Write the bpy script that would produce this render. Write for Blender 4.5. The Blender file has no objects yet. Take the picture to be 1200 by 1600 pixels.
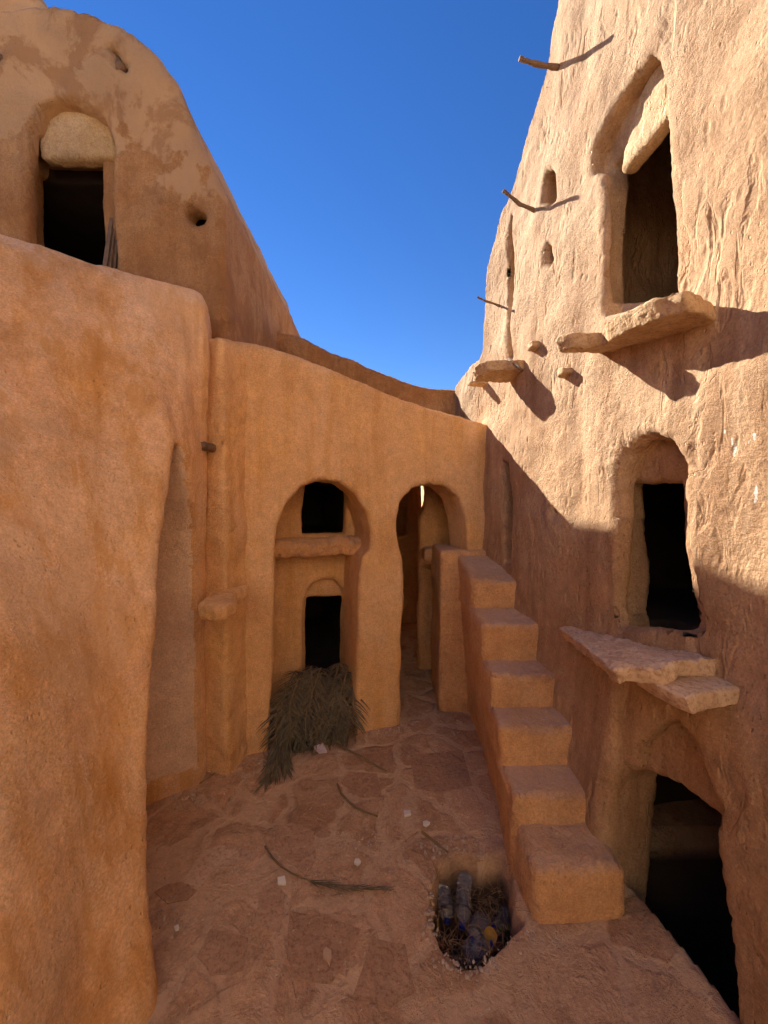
import bpy, bmesh, math, random
import numpy as np
from mathutils import Vector, Matrix, noise as mnoise
random.seed(7); np.random.seed(7)
R = math.radians
SC = bpy.context.scene
COL = SC.collection

# ------------------------------------------------------------------ camera
CAM = Vector((0, 0, 2.6)); PITCH = R(2.0)
cd = bpy.data.cameras.new('camera'); cam = bpy.data.objects.new('camera', cd); COL.objects.link(cam)
cam.location = CAM; cam.rotation_euler = (R(90) - PITCH, 0, 0)
cd.sensor_width = 36; cd.sensor_fit = 'AUTO'; cd.lens = 13.5; cd.clip_end = 2000; cd.clip_start = 0.02
SC.camera = cam

# ------------------------------------------------------------------ light
TO_SUN = Vector((-0.742, 1.03, 0.90)).normalized()
SUN_EL = math.asin(TO_SUN.z); SUN_AZ = math.atan2(TO_SUN.x, TO_SUN.y)
sd = bpy.data.lights.new('sun', 'SUN'); sun = bpy.data.objects.new('sun', sd); COL.objects.link(sun)
sd.energy = 4.2; sd.angle = R(0.5); sd.color = (1.0, 0.93, 0.80)
sun.rotation_euler = (-TO_SUN).to_track_quat('-Z', 'Y').to_euler(); sun.location = (-5, 8, 12)
W = bpy.data.worlds.new('World'); SC.world = W; W.use_nodes = True
nt = W.node_tree; bg = nt.nodes['Background']
sky = nt.nodes.new('ShaderNodeTexSky'); sky.sky_type = 'NISHITA'; sky.sun_disc = False
sky.sun_elevation = SUN_EL; sky.sun_rotation = SUN_AZ; sky.altitude = 500
sky.air_density = 1.0; sky.dust_density = 0.0; sky.ozone_density = 2.5
hs = nt.nodes.new('ShaderNodeHueSaturation'); hs.inputs['Saturation'].default_value = 1.3; hs.inputs['Hue'].default_value = 0.513
nt.links.new(sky.outputs[0], hs.inputs['Color']); nt.links.new(hs.outputs[0], bg.inputs[0]); bg.inputs[1].default_value = 0.05
SC.view_settings.view_transform = 'Standard'; SC.view_settings.look = 'None'
SC.view_settings.exposure = 1.73; SC.view_settings.gamma = 1.0
SC.cycles.use_adaptive_sampling = True; SC.cycles.adaptive_threshold = 0.035; SC.cycles.adaptive_min_samples = 16
SC.cycles.max_bounces = 8; SC.cycles.diffuse_bounces = 5; SC.cycles.transmission_bounces = 6
SC.cycles.sample_clamp_indirect = 6.0

# ------------------------------------------------------------------ measuring
cp, sp = math.cos(PITCH), math.sin(PITCH)
def ray(px, py):
    u = (px - 600) / 600.0; v = (800 - py) / 600.0
    return Vector((u, cp + sp * v, -sp + cp * v))
def PY(px, py, Y):
    d = ray(px, py); return CAM + d * (Y / d.y)
def PZ(px, py, z):
    d = ray(px, py); return CAM + d * ((z - CAM.z) / d.z)
def PP(px, py, p0, n):
    d = ray(px, py); return CAM + d * ((p0 - CAM).dot(n) / d.dot(n))

# ------------------------------------------------------------------ solids
def raw(name, verts, faces):
    me = bpy.data.meshes.new(name); me.from_pydata([tuple(v) for v in verts], [], faces); me.update()
    bm = bmesh.new(); bm.from_mesh(me)
    bmesh.ops.recalc_face_normals(bm, faces=bm.faces); bmesh.ops.triangulate(bm, faces=bm.faces)
    bm.to_mesh(me); bm.free(); return me
def loft(secs):
    n = len(secs[0]); V = []; F = []
    for s in secs: V += [Vector(p) for p in s]
    for k in range(len(secs) - 1):
        for i in range(n):
            j = (i + 1) % n
            F.append((k*n+i, k*n+j, (k+1)*n+j, (k+1)*n+i))
    F.append(tuple(range(n))); F.append(tuple((len(secs)-1)*n + i for i in range(n)))
    return raw('s', V, F)
def prism(poly, a, b):
    a = Vector(a); b = Vector(b)
    return loft([[Vector(p) + a for p in poly], [Vector(p) + b for p in poly]])
def box(x0, x1, y0, y1, z0, z1):
    return prism([(x0,y0,z0),(x1,y0,z0),(x1,y1,z0),(x0,y1,z0)], (0,0,0), (0,0,z1-z0))
def join_meshes(ms):
    bm = bmesh.new()
    for m in ms: bm.from_mesh(m)
    me = bpy.data.meshes.new('u'); bm.to_mesh(me); bm.free(); return me
_tex = {}
def ctex(size, depth=2):
    k = (size, depth)
    if k not in _tex:
        t = bpy.data.textures.new('clouds', 'CLOUDS'); t.noise_scale = size; t.noise_depth = depth; _tex[k] = t
    return _tex[k]
def adobe(solids, cutters, voxel=0.025, smooth=4, lumps=((0.6, 0.07), (0.16, 0.022)), union=False):
    """union of solids minus cutters, voxel-remeshed and worn like hand-plastered earth"""
    def bake(ob):
        dg = bpy.context.evaluated_depsgraph_get(); dg.update()
        return bpy.data.meshes.new_from_object(ob.evaluated_get(dg))
    tmp = []
    base = bpy.data.objects.new('tmp', solids[0]); COL.objects.link(base)
    for s in solids[1:]:
        o = bpy.data.objects.new('tmpu', s); COL.objects.link(o); tmp.append(o)
        m = base.modifiers.new('b', 'BOOLEAN'); m.operation = 'UNION'; m.solver = 'EXACT'; m.object = o
    for c in cutters:
        o = bpy.data.objects.new('tmpc', c); COL.objects.link(o); tmp.append(o)
        m = base.modifiers.new('b', 'BOOLEAN'); m.operation = 'DIFFERENCE'; m.solver = 'EXACT'; m.object = o
    rm = base.modifiers.new('r', 'REMESH'); rm.mode = 'VOXEL'; rm.voxel_size = voxel
    s = base.modifiers.new('s', 'SMOOTH'); s.iterations = smooth; s.factor = 0.6
    for size, st in lumps:
        d = base.modifiers.new('d', 'DISPLACE'); d.texture = ctex(size); d.strength = st; d.mid_level = 0.5
        d.texture_coords = 'GLOBAL'
    me = bake(base)
    for o in tmp: bpy.data.objects.remove(o)
    bpy.data.objects.remove(base)
    me.shade_smooth() if hasattr(me, 'shade_smooth') else None
    return me

# ------------------------------------------------------------------ object book-keeping
def thing(name, label, cat, loc, group=None):
    o = bpy.data.objects.new(name, None); COL.objects.link(o); o.location = loc
    o.empty_display_size = 0.2
    o['label'] = label; o['category'] = cat
    if group: o['group'] = group
    return o
def part(name, me, mat, root, label=None, smooth=True):
    """mesh given in world space, parented to root"""
    me.name = name
    me.transform(Matrix.Translation(-root.matrix_basis.translation))
    if root.parent: me.transform(Matrix.Translation(-root.parent.matrix_basis.translation))
    o = bpy.data.objects.new(name, me); COL.objects.link(o); o.parent = root
    me.materials.clear(); me.materials.append(mat)
    if smooth: me.polygons.foreach_set('use_smooth', [True] * len(me.polygons))
    if label: o['label'] = label
    return o
def darken_rooms(me, test):
    """room shade put into the colour: a second material slot on the faces that line a room"""
    me.materials.append(M_ROOM_SHADE); n = len(me.polygons)
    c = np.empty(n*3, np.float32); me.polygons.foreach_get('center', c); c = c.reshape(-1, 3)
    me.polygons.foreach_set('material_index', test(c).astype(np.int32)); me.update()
def single(name, me, mat, label, cat, loc=None, group=None, smooth=True):
    if loc is None:
        c = [Vector(v.co) for v in me.vertices]; s = sum(c, Vector()) / len(c); loc = Vector((s.x, s.y, min(v.z for v in c)))
    me.name = name; me.transform(Matrix.Translation(-Vector(loc)))
    o = bpy.data.objects.new(name, me); COL.objects.link(o); o.location = loc
    me.materials.clear(); me.materials.append(mat)
    if smooth: me.polygons.foreach_set('use_smooth', [True] * len(me.polygons))
    if cat is None: o['kind'] = label
    else: o['label'] = label; o['category'] = cat
    if group: o['group'] = group
    return o

# ------------------------------------------------------------------ materials
class N:
    def __init__(s, name):
        s.m = bpy.data.materials.new(name); s.m.use_nodes = True; s.t = s.m.node_tree
        s.b = s.t.nodes['Principled BSDF']; s.out = s.t.nodes['Material Output']
        g = s.t.nodes.new('ShaderNodeNewGeometry'); s.pos = g.outputs['Position']; s.geo = g
    def n(s, typ, **kw):
        x = s.t.nodes.new(typ)
        for k, v in kw.items(): setattr(x, k, v)
        return x
    def L(s, a, b): s.t.links.new(a, b)
    def mapped(s, scale, loc=(0,0,0), rot=(0,0,0), src=None):
        m = s.n('ShaderNodeMapping'); s.L(src or s.pos, m.inputs[0])
        m.inputs['Scale'].default_value = scale; m.inputs['Location'].default_value = loc; m.inputs['Rotation'].default_value = rot
        return m.outputs[0]
    def noise(s, vec, scale, detail=4, rough=0.55, dist=0.0):
        x = s.n('ShaderNodeTexNoise'); s.L(vec, x.inputs['Vector'])
        x.inputs['Scale'].default_value = scale; x.inputs['Detail'].default_value = detail
        x.inputs['Roughness'].default_value = rough; x.inputs['Distortion'].default_value = dist
        return x.outputs['Fac']
    def vor(s, vec, scale, feature='F1', out='Distance', rnd=1.0):
        x = s.n('ShaderNodeTexVoronoi'); x.feature = feature; s.L(vec, x.inputs['Vector']); x.inputs['Scale'].default_value = scale
        x.inputs['Randomness'].default_value = rnd
        return x.outputs[out]
    def ramp(s, fac, stops):
        r = s.n('ShaderNodeValToRGB'); s.L(fac, r.inputs[0]); e = r.color_ramp.elements
        while len(e) < len(stops): e.new(0.5)
        for i, (p, c) in enumerate(stops):
            e[i].position = p; e[i].color = (c, c, c, 1) if not isinstance(c, tuple) else (*c, 1)
        return r.outputs[0]
    def mix(s, fac, a, b, blend='MIX'):
        x = s.n('ShaderNodeMix'); x.data_type = 'RGBA'; x.blend_type = blend
        for sock, v in ((x.inputs[0], fac), (x.inputs[6], a), (x.inputs[7], b)):
            if isinstance(v, (int, float)): sock.default_value = v
            elif isinstance(v, tuple): sock.default_value = (*v, 1)
            else: s.L(v, sock)
        return x.outputs[2]
    def math(s, op, a, b=0.0, c=None):
        x = s.n('ShaderNodeMath'); x.operation = op
        for i, v in enumerate((a, b) if c is None else (a, b, c)):
            if isinstance(v, (int, float)): x.inputs[i].default_value = v
            else: s.L(v, x.inputs[i])
        return x.outputs[0]
    def finish(s, color, rough=0.9, height=None, both=False, spec=0.25):
        if isinstance(color, tuple): s.b.inputs['Base Color'].default_value = (*color, 1)
        else: s.L(color, s.b.inputs['Base Color'])
        s.b.inputs['Roughness'].default_value = rough
        s.b.inputs['Specular IOR Level'].default_value = spec
        if height is not None:
            d = s.n('ShaderNodeDisplacement'); d.inputs['Midlevel'].default_value = 0.0; d.inputs['Scale'].default_value = 1.0
            s.L(height, d.inputs['Height']); s.L(d.outputs[0], s.out.inputs['Displacement'])
            s.m.displacement_method = 'BOTH' if both else 'BUMP'
        return s.m

def plaster(name, c_main, c_alt, c_dust, c_dark, streak=0.5, rough_amp=1.0, pits=0.5, gouge=0.0, extra=None, both=True, sz=0.55):
    s = N(name); p = s.pos
    big = s.noise(p, 0.9, 3, 0.5)
    mid = s.noise(p, 3.2, 5, 0.6, 0.4)
    wav = s.noise(s.mapped((5.0, 5.0, sz)), 1.0, 5, 0.6, 0.3)          # rain streaks
    stv = s.noise(s.mapped((14.0, 14.0, 1.2)), 1.0, 4, 0.6, 0.2)
    fine = s.noise(p, 26, 6, 0.65)
    grit = s.noise(p, 110, 3, 0.7)
    col = s.mix(s.ramp(mid, [(0.38, 0.0), (0.62, 1.0)]), c_main, c_alt)
    col = s.mix(s.math('MULTIPLY', s.ramp(big, [(0.45, 0.0), (0.6, 1.0)]), 0.55), col, c_dust)
    col = s.mix(s.math('MULTIPLY', s.ramp(wav, [(0.48, 0.0), (0.66, 1.0)]), streak), col, c_dark)
    col = s.mix(s.math('MULTIPLY', s.ramp(stv, [(0.5, 0.0), (0.72, 1.0)]), streak * 0.5), col, c_dust)
    col = s.mix(s.math('MULTIPLY', s.ramp(fine, [(0.35, 1.0), (0.5, 0.0)]), 0.35), col, c_dark)
    g1 = s.noise(p, 75, 3, 0.75); g2 = s.noise(p, 9, 5, 0.7)
    col = s.mix(1.0, col, s.ramp(g1, [(0.30, 0.78), (0.70, 1.2)]), 'MULTIPLY')
    col = s.mix(1.0, col, s.ramp(g2, [(0.32, 0.90), (0.68, 1.10)]), 'MULTIPLY')
    # straw bits and pock marks
    pv = s.vor(s.mapped((30, 30, 17)), 1.0)
    pmask = s.math('MULTIPLY', s.ramp(pv, [(0.10, 1.0), (0.20, 0.0)]), s.ramp(s.noise(p, 4.0, 3), [(0.48, 0.0), (0.6, 1.0)]))
    col = s.mix(s.math('MULTIPLY', pmask, 0.6 * pits), col, c_dark)
    # hairline cracks
    cw = s.n('ShaderNodeVectorMath'); cw.operation = 'ADD'; s.L(p, cw.inputs[0])
    nx = s.n('ShaderNodeTexNoise'); s.L(p, nx.inputs['Vector']); nx.inputs['Scale'].default_value = 3.0; nx.inputs['Detail'].default_value = 5
    nm = s.n('ShaderNodeVectorMath'); nm.operation = 'SCALE'; s.L(nx.outputs['Color'], nm.inputs[0]); nm.inputs['Scale'].default_value = 0.5
    s.L(nm.outputs[0], cw.inputs[1])
    cr = s.vor(s.mapped((1.6, 1.6, 0.9), src=cw.outputs[0]), 1.0, 'DISTANCE_TO_EDGE')
    crm = s.math('MULTIPLY', s.ramp(cr, [(0.0, 1.0), (0.006, 0.0)]), s.ramp(s.noise(p, 1.7, 4), [(0.56, 0.0), (0.62, 1.0)]))
    col = s.mix(s.math('MULTIPLY', crm, 0.35), col, c_dark)
    # height
    h = s.math('MULTIPLY', mid, 0.020 * rough_amp)
    h = s.math('ADD', h, s.math('MULTIPLY', s.noise(s.mapped((8.0, 8.0, 4.5)), 1.0, 3, 0.5, 0.2), 0.007 * rough_amp))
    zone = s.ramp(s.noise(p, 1.9, 3, 0.5), [(0.40, 0.25), (0.62, 1.0)])
    h = s.math('ADD', h, s.math('MULTIPLY', s.math('MULTIPLY', s.noise(p, 24, 7, 0.72), zone), 0.020 * rough_amp))
    fl = s.vor(s.mapped((70, 70, 22), rot=(0.5, 0.3, 0)), 1.0); flm = s.math('MULTIPLY', s.ramp(fl, [(0.10, 1.0), (0.17, 0.0)]), s.ramp(s.noise(p, 6, 3), [(0.5, 0.0), (0.6, 1.0)]))
    col = s.mix(s.math('MULTIPLY', flm, 0.6), col, (min(1, c_dust[0]*1.15), min(1, c_dust[1]*1.25), min(1, c_dust[2]*1.35)))
    h = s.math('ADD', h, s.math('MULTIPLY', grit, 0.0012 * rough_amp))
    h = s.math('SUBTRACT', h, s.math('MULTIPLY', pmask, 0.005 * pits))
    h = s.math('SUBTRACT', h, s.math('MULTIPLY', crm, 0.003))
    if gouge:
        ga = s.noise(s.mapped((9, 9, 3.2), rot=(0.25, 0, 0)), 1.0, 3, 0.5, 0.8)
        gm = s.math('MULTIPLY', s.ramp(ga, [(0.52, 0.0), (0.66, 1.0)]), s.ramp(s.noise(p, 1.2, 3), [(0.47, 0.0), (0.6, 1.0)]))
        h = s.math('SUBTRACT', h, s.math('MULTIPLY', gm, 0.020 * gouge))
        gb = s.vor(s.mapped((16, 16, 7.5), rot=(0.3, 0, 0)), 1.0)
        h = s.math('SUBTRACT', h, s.math('MULTIPLY', s.math('MULTIPLY', s.ramp(gb, [(0.12, 1.0), (0.34, 0.0)]), s.ramp(s.noise(p, 3.1, 3), [(0.45, 0.0), (0.55, 1.0)])), 0.010 * gouge))
    if extra: col = extra(s, col)
    return s.finish(col, 0.92, h, both)

def droppings(s, col):
    # pale runs below the pegs, where birds sit
    for (y, z, w, hgt) in DROPS:
        sub = s.n('ShaderNodeVectorMath'); sub.operation = 'SUBTRACT'; s.L(s.pos, sub.inputs[0]); sub.inputs[1].default_value = (0, y, z)
        sep = s.n('ShaderNodeSeparateXYZ'); s.L(sub.outputs[0], sep.inputs[0])
        a = s.math('POWER', s.math('DIVIDE', sep.outputs[1], w), 2.0)
        b = s.math('POWER', s.math('DIVIDE', sep.outputs[2], hgt), 2.0)
        d = s.math('ADD', s.math('ADD', a, b), s.math('MULTIPLY', s.math('SUBTRACT', s.noise(s.pos, 70, 3), 0.5), 3.5))
        col = s.mix(s.math('MULTIPLY', s.ramp(d, [(0.5, 1.0), (0.9, 0.0)]), 0.75), col, (0.72, 0.70, 0.66))
    return col

def crease_run(s, col):
    v = s.noise(s.mapped((7, 7, 0.35)), 1.0, 5, 0.65, 0.2)
    col = s.mix(s.math('MULTIPLY', s.ramp(v, [(0.52, 0.0), (0.62, 1.0)]), 0.5), col, (0.58, 0.28, 0.07))
    # rusty run-off line down the fold of the wall, ragged at both sides
    sep = s.n('ShaderNodeSeparateXYZ'); s.L(s.pos, sep.inputs[0])
    k = s.math('ADD', s.math('ADD', sep.outputs[0], s.math('MULTIPLY', sep.outputs[1], 0.745)), s.math('MULTIPLY', s.math('SUBTRACT', s.noise(s.mapped((5, 5, 1.3)), 1.0, 5, 0.65), 0.5), 0.30))
    m = s.ramp(s.math('ABSOLUTE', k), [(0.0, 1.0), (0.075, 0.0)])
    m = s.math('MULTIPLY', m, s.ramp(s.noise(s.mapped((1, 1, 0.7)), 2.0, 3), [(0.38, 0.1), (0.6, 0.75)]))
    col = s.mix(m, col, (0.50, 0.22, 0.045))
    w = s.noise(s.mapped((1.0, 1.0, 0.6)), 1.7, 6, 0.65, 0.6)
    return s.mix(s.math('MULTIPLY', s.ramp(w, [(0.55, 0.0), (0.60, 1.0)]), 0.4), col, (0.62, 0.40, 0.24))
def pale_tops(s, col):
    # paler, pinker colour on the level surfaces of the steps
    sep = s.n('ShaderNodeSeparateXYZ'); s.L(s.geo.outputs['Normal'], sep.inputs[0])
    m = s.ramp(s.math('ADD', sep.outputs[2], s.math('MULTIPLY', s.math('SUBTRACT', s.noise(s.pos, 13, 4), 0.5), 0.5)), [(0.6, 0.0), (0.9, 0.8)])
    return s.mix(m, col, s.mix(s.noise(s.pos, 30, 4, 0.7), (0.42, 0.27, 0.19), (0.72, 0.54, 0.42)))
def dome_dust(s, col):
    # paler weathered cap that ends in a ragged tide-line
    sep = s.n('ShaderNodeSeparateXYZ'); s.L(s.pos, sep.inputs[0])
    t = s.math('ADD', sep.outputs[2], s.math('MULTIPLY', s.math('SUBTRACT', s.noise(s.pos, 1.1, 5, 0.6, 0.4), 0.5), 3.4))
    m = s.math('MULTIPLY', s.ramp(s.math('SUBTRACT', t, 5.55), [(0.42, 0.0), (0.50, 1.0)]), 0.75)
    col = s.mix(m, col, (0.56, 0.35, 0.185))
    b = s.noise(s.mapped((1, 1, 0.8), loc=(3, 1, 2)), 1.9, 6, 0.65, 0.5)
    return s.mix(s.math('MULTIPLY', s.ramp(b, [(0.52, 0.0), (0.58, 1.0)]), 0.6), col, (0.33, 0.15, 0.055))
M_ORANGE = plaster('ochre_plaster', (0.76, 0.46, 0.21), (0.69, 0.41, 0.205), (0.77, 0.51, 0.30), (0.62, 0.32, 0.10), 0.6, 1.0, 1.0)
M_LEFT = plaster('streaked_ochre_plaster', (0.77, 0.475, 0.25), (0.68, 0.41, 0.235), (0.80, 0.56, 0.37), (0.62, 0.32, 0.11), 0.9, 1.4, 1.5, 0.0, crease_run, sz=0.16)
M_NICHE = plaster('niche_skylit_pink', (0.74, 0.55, 0.41), (0.68, 0.49, 0.36), (0.76, 0.59, 0.46), (0.58, 0.38, 0.22), 0.3, 1.0, 1.2)  # paler pink for the niche faces, skylight put into the colour
M_TOWER = plaster('brown_plaster', (0.47, 0.24, 0.095), (0.39, 0.185, 0.07), (0.52, 0.31, 0.15), (0.30, 0.125, 0.04), 0.5, 1.5, 1.3, 0.0, dome_dust)
M_STAIR = plaster('step_plaster', (0.72, 0.41, 0.185), (0.64, 0.355, 0.17), (0.72, 0.46, 0.27), (0.46, 0.22, 0.09), 0.25, 1.3, 1.2, 0.0, pale_tops)

# right wall frame (plane with a slight batter)
RN = Vector((1, 0.158, -0.025)).normalized(); RP = Vector((1.94, 0, 0)); RIN = Vector((1, 0.158, 0)).normalized()
def PR(px, py, d=0.0): return PP(px, py, RP + RIN * d, RN)
def RW(Y, z, d=0.0): return Vector((1.94 - 0.158 * Y + 0.025 * z, Y, z)) + RIN * d
DROPS = []
for (px, py, w, h) in ((1138, 675, .006, .012), (1152, 702, .008, .035), (1187, 682, .008, .022), (1181, 772, .008, .05), (1150, 690, .005, .02), (1176, 690, .004, .01)):
    q = PR(px, py); DROPS.append((q.y, q.z, w, h))
M_RIGHT = plaster('sunlit_mud_plaster', (0.48, 0.30, 0.17), (0.40, 0.24, 0.13), (0.58, 0.41, 0.26), (0.30, 0.165, 0.085), 0.75, 1.0, 1.8, 0.55, droppings)

def stone(name, c1, c2):
    s = N(name); p = s.pos
    col = s.mix(s.ramp(s.noise(p, 7, 5, 0.6), [(0.35, 0.0), (0.65, 1.0)]), c1, c2)
    col = s.mix(s.math('MULTIPLY', s.ramp(s.noise(p, 40, 6, 0.75), [(0.4, 1.0), (0.5, 0.0)]), 0.6), col, (c1[0]*.6, c1[1]*.5, c1[2]*.45))
    h = s.math('ADD', s.math('MULTIPLY', s.noise(p, 18, 6, 0.6), 0.02), s.math('MULTIPLY', s.noise(s.mapped((6, 6, 45)), 1.0, 3), 0.006))
    return s.finish(col, 0.9, h)
M_SLAB = stone('slab_stone', (0.52, 0.33, 0.17), (0.60, 0.42, 0.25))
M_SLABPINK = stone('dusty_slab_stone', (0.56, 0.375, 0.24), (0.66, 0.48, 0.335))

def wood():
    s = N('weathered_wood'); p = s.pos
    col = s.mix(s.noise(s.mapped((60, 60, 9)), 1.0, 4), (0.10, 0.055, 0.035), (0.30, 0.19, 0.12))
    return s.finish(col, 0.85, s.math('MULTIPLY', s.noise(s.mapped((90, 90, 12)), 1.0, 4), 0.006))
M_WOOD = wood()
def simple(name, c1, c2, scale=20, rough=0.7):
    s = N(name); return s.finish(s.mix(s.noise(s.pos, scale, 3), c1, c2), rough)
M_ROOM_SHADE = simple('painted_room_shade', (0.075, 0.05, 0.035), (0.045, 0.032, 0.025), 6, 0.9)  # near-black colour standing in for the shade inside rooms and holes
M_FROND = simple('dry_frond', (0.04, 0.034, 0.024), (0.27, 0.225, 0.15), 14, 0.75)
M_RACHIS = simple('frond_stem', (0.28, 0.20, 0.10), (0.16, 0.11, 0.06), 30, 0.6)
M_WHITE = simple('white_foam', (0.80, 0.78, 0.75), (0.70, 0.66, 0.62), 30, 0.8)
M_PAPER = simple('lilac_paper', (0.80, 0.70, 0.76), (0.70, 0.58, 0.66), 8, 0.7)
M_CHIP = simple('pale_stone_chip', (0.62, 0.45, 0.32), (0.50, 0.33, 0.22), 40, 0.85)
M_GRAVEL = simple('gravel', (0.78, 0.66, 0.54), (0.22, 0.12, 0.08), 25, 0.9)
M_CAP = simple('blue_plastic', (0.01, 0.015, 0.14), (0.015, 0.02, 0.18), 5, 0.35)
M_YELLOW = simple('yellow_plastic', (0.55, 0.33, 0.04), (0.45, 0.25, 0.03), 5, 0.4)
M_GREEN = simple('green_glass_scrap', (0.03, 0.07, 0.02), (0.05, 0.09, 0.02), 9, 0.3)
M_TWIG = simple('dry_twig', (0.42, 0.28, 0.16), (0.20, 0.11, 0.06), 25, 0.8)
def pet():
    s = N('clear_plastic'); m = s.finish((0.76, 0.76, 0.80), 0.10)
    s.b.inputs['Transmission Weight'].default_value = 0.9; s.b.inputs['IOR'].default_value = 1.3
    s.b.inputs['Specular IOR Level'].default_value = 0.8
    return m
M_PET = pet()

def ground_mat():
    s = N('courtyard_floor'); p = s.pos
    wob = s.n('ShaderNodeTexNoise'); s.L(p, wob.inputs['Vector']); wob.inputs['Scale'].default_value = 2.6; wob.inputs['Detail'].default_value = 5
    sc = s.n('ShaderNodeVectorMath'); sc.operation = 'SCALE'; s.L(wob.outputs['Color'], sc.inputs[0]); sc.inputs['Scale'].default_value = 0.35
    ad = s.n('ShaderNodeVectorMath'); ad.operation = 'ADD'; s.L(p, ad.inputs[0]); s.L(sc.outputs[0], ad.inputs[1])
    flat = s.mapped((1, 1, 0), src=ad.outputs[0])
    e = s.vor(flat, 2.3, 'DISTANCE_TO_EDGE'); cell = s.vor(flat, 2.3, 'F1', 'Color')
    sepc = s.n('ShaderNodeSeparateColor'); s.L(cell, sepc.inputs[0])
    mort = s.ramp(s.math('ADD', e, s.math('MULTIPLY', s.math('SUBTRACT', s.noise(p, 14, 4), 0.5), 0.10)), [(0.045, 1.0), (0.095, 0.0)])
    cover = s.ramp(s.noise(p, 1.5, 4, 0.6), [(0.42, 0.0), (0.60, 1.0)])        # dust hiding the joints
    mort = s.math('MULTIPLY', mort, s.math('SUBTRACT', 1.0, s.math('MULTIPLY', cover, 0.5)))
    c = s.mix(sepc.outputs[0], (0.36, 0.215, 0.13), (0.56, 0.36, 0.235))
    c = s.mix(s.ramp(s.noise(p, 5, 6, 0.65), [(0.35, 0.0), (0.7, 1.0)]), c, (0.41, 0.25, 0.155))
    c = s.mix(s.math('MULTIPLY', cover, 0.5), c, (0.55, 0.375, 0.25))
    c = s.mix(s.math('MULTIPLY', s.ramp(s.noise(p, 2.1, 5, 0.6, 0.5), [(0.55, 0.0), (0.68, 1.0)]), 0.7), c, (0.24, 0.14, 0.095))
    sp_ = s.vor(s.mapped((1, 1, 0.5)), 55)
    spm = s.math('MULTIPLY', s.ramp(sp_, [(0.10, 1.0), (0.22, 0.0)]), s.ramp(s.noise(p, 2.7, 3), [(0.50, 0.0), (0.62, 1.0)]))
    c = s.mix(s.math('MULTIPLY', spm, 0.55), c, (0.20, 0.10, 0.07))
    c = s.mix(1.0, c, s.ramp(s.noise(p, 60, 6, 0.78), [(0.30, 0.76), (0.70, 1.35)]), 'MULTIPLY')
    c = s.mix(1.0, c, s.ramp(s.noise(p, 9, 7, 0.72), [(0.32, 0.85), (0.68, 1.25)]), 'MULTIPLY')
    lp = s.ramp(s.noise(p, 3.4, 7, 0.7, 0.6), [(0.50, 0.0), (0.56, 1.0)])
    c = s.mix(s.math('MULTIPLY', lp, 0.25), c, (0.64, 0.46, 0.31))
    c = s.mix(s.math('MULTIPLY', mort, 0.8), c, s.mix(s.noise(p, 35, 5, 0.75), (0.48, 0.31, 0.20), (0.80, 0.60, 0.43)))
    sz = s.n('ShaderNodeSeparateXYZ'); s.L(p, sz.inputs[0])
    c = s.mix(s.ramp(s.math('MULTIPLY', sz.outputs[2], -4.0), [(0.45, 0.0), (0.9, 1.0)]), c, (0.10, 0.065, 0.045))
    h = s.math('MULTIPLY', s.noise(p, 6, 7, 0.62), 0.022)
    h = s.math('ADD', h, s.math('MULTIPLY', lp, 0.006))
    h = s.math('SUBTRACT', h, s.math('MULTIPLY', mort, 0.010))
    h = s.math('ADD', h, s.math('MULTIPLY', sepc.outputs[1], 0.006))
    h = s.math('ADD', h, s.math('MULTIPLY', s.noise(p, 45, 6, 0.7), 0.012))
    h = s.math('ADD', h, s.math('MULTIPLY', spm, 0.008))
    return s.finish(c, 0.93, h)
M_GROUND = ground_mat()

# ================================================================== GROUND
PITPX = [(690,1347),(722,1337),(752,1342),(783,1338),(795,1370),(801,1405),(813,1440),(788,1462),(770,1478),(748,1500),(722,1494),(698,1472),(681,1440),(677,1400)]
PIT = [PZ(x, y, 0) for x, y in PITPX]
def gh(x, y): return 0.012*math.sin(1.7*x+0.6)*math.cos(1.3*y) + 0.008*math.sin(3.1*x+2.0*y) + 0.004*math.sin(7*x-5*y+1)
def inside(poly, X, Y):
    r = np.zeros(X.shape, bool); n = len(poly)
    for i in range(n):
        x1, y1 = poly[i][0], poly[i][1]; x2, y2 = poly[(i+1) % n][0], poly[(i+1) % n][1]
        c = ((y1 > Y) != (y2 > Y)) & (X < (x2 - x1) * (Y - y1) / (y2 - y1 + 1e-12) + x1)
        r ^= c
    return r
def spaced(lo, hi, step, far, k=1.35):
    a = list(np.arange(lo, hi, step)); x = a[-1]; d = step
    while x < far: d *= k; x += d; a.append(x)
    x = a[0]; d = step; b = []
    while x > -far: d *= k; x -= d; b.append(x)
    return np.array(b[::-1] + a)
gx = spaced(-2.2, 2.4, 0.014, 300); gy = spaced(1.2, 6.2, 0.014, 300)
X, Y = np.meshgrid(gx, gy)
Z = 0.012*np.sin(1.7*X+0.6)*np.cos(1.3*Y) + 0.008*np.sin(3.1*X+2.0*Y) + 0.004*np.sin(7*X-5*Y+1)
nearr = np.exp(-np.maximum(0, np.hypot(X, Y-3)-5)); Z *= nearr
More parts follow.
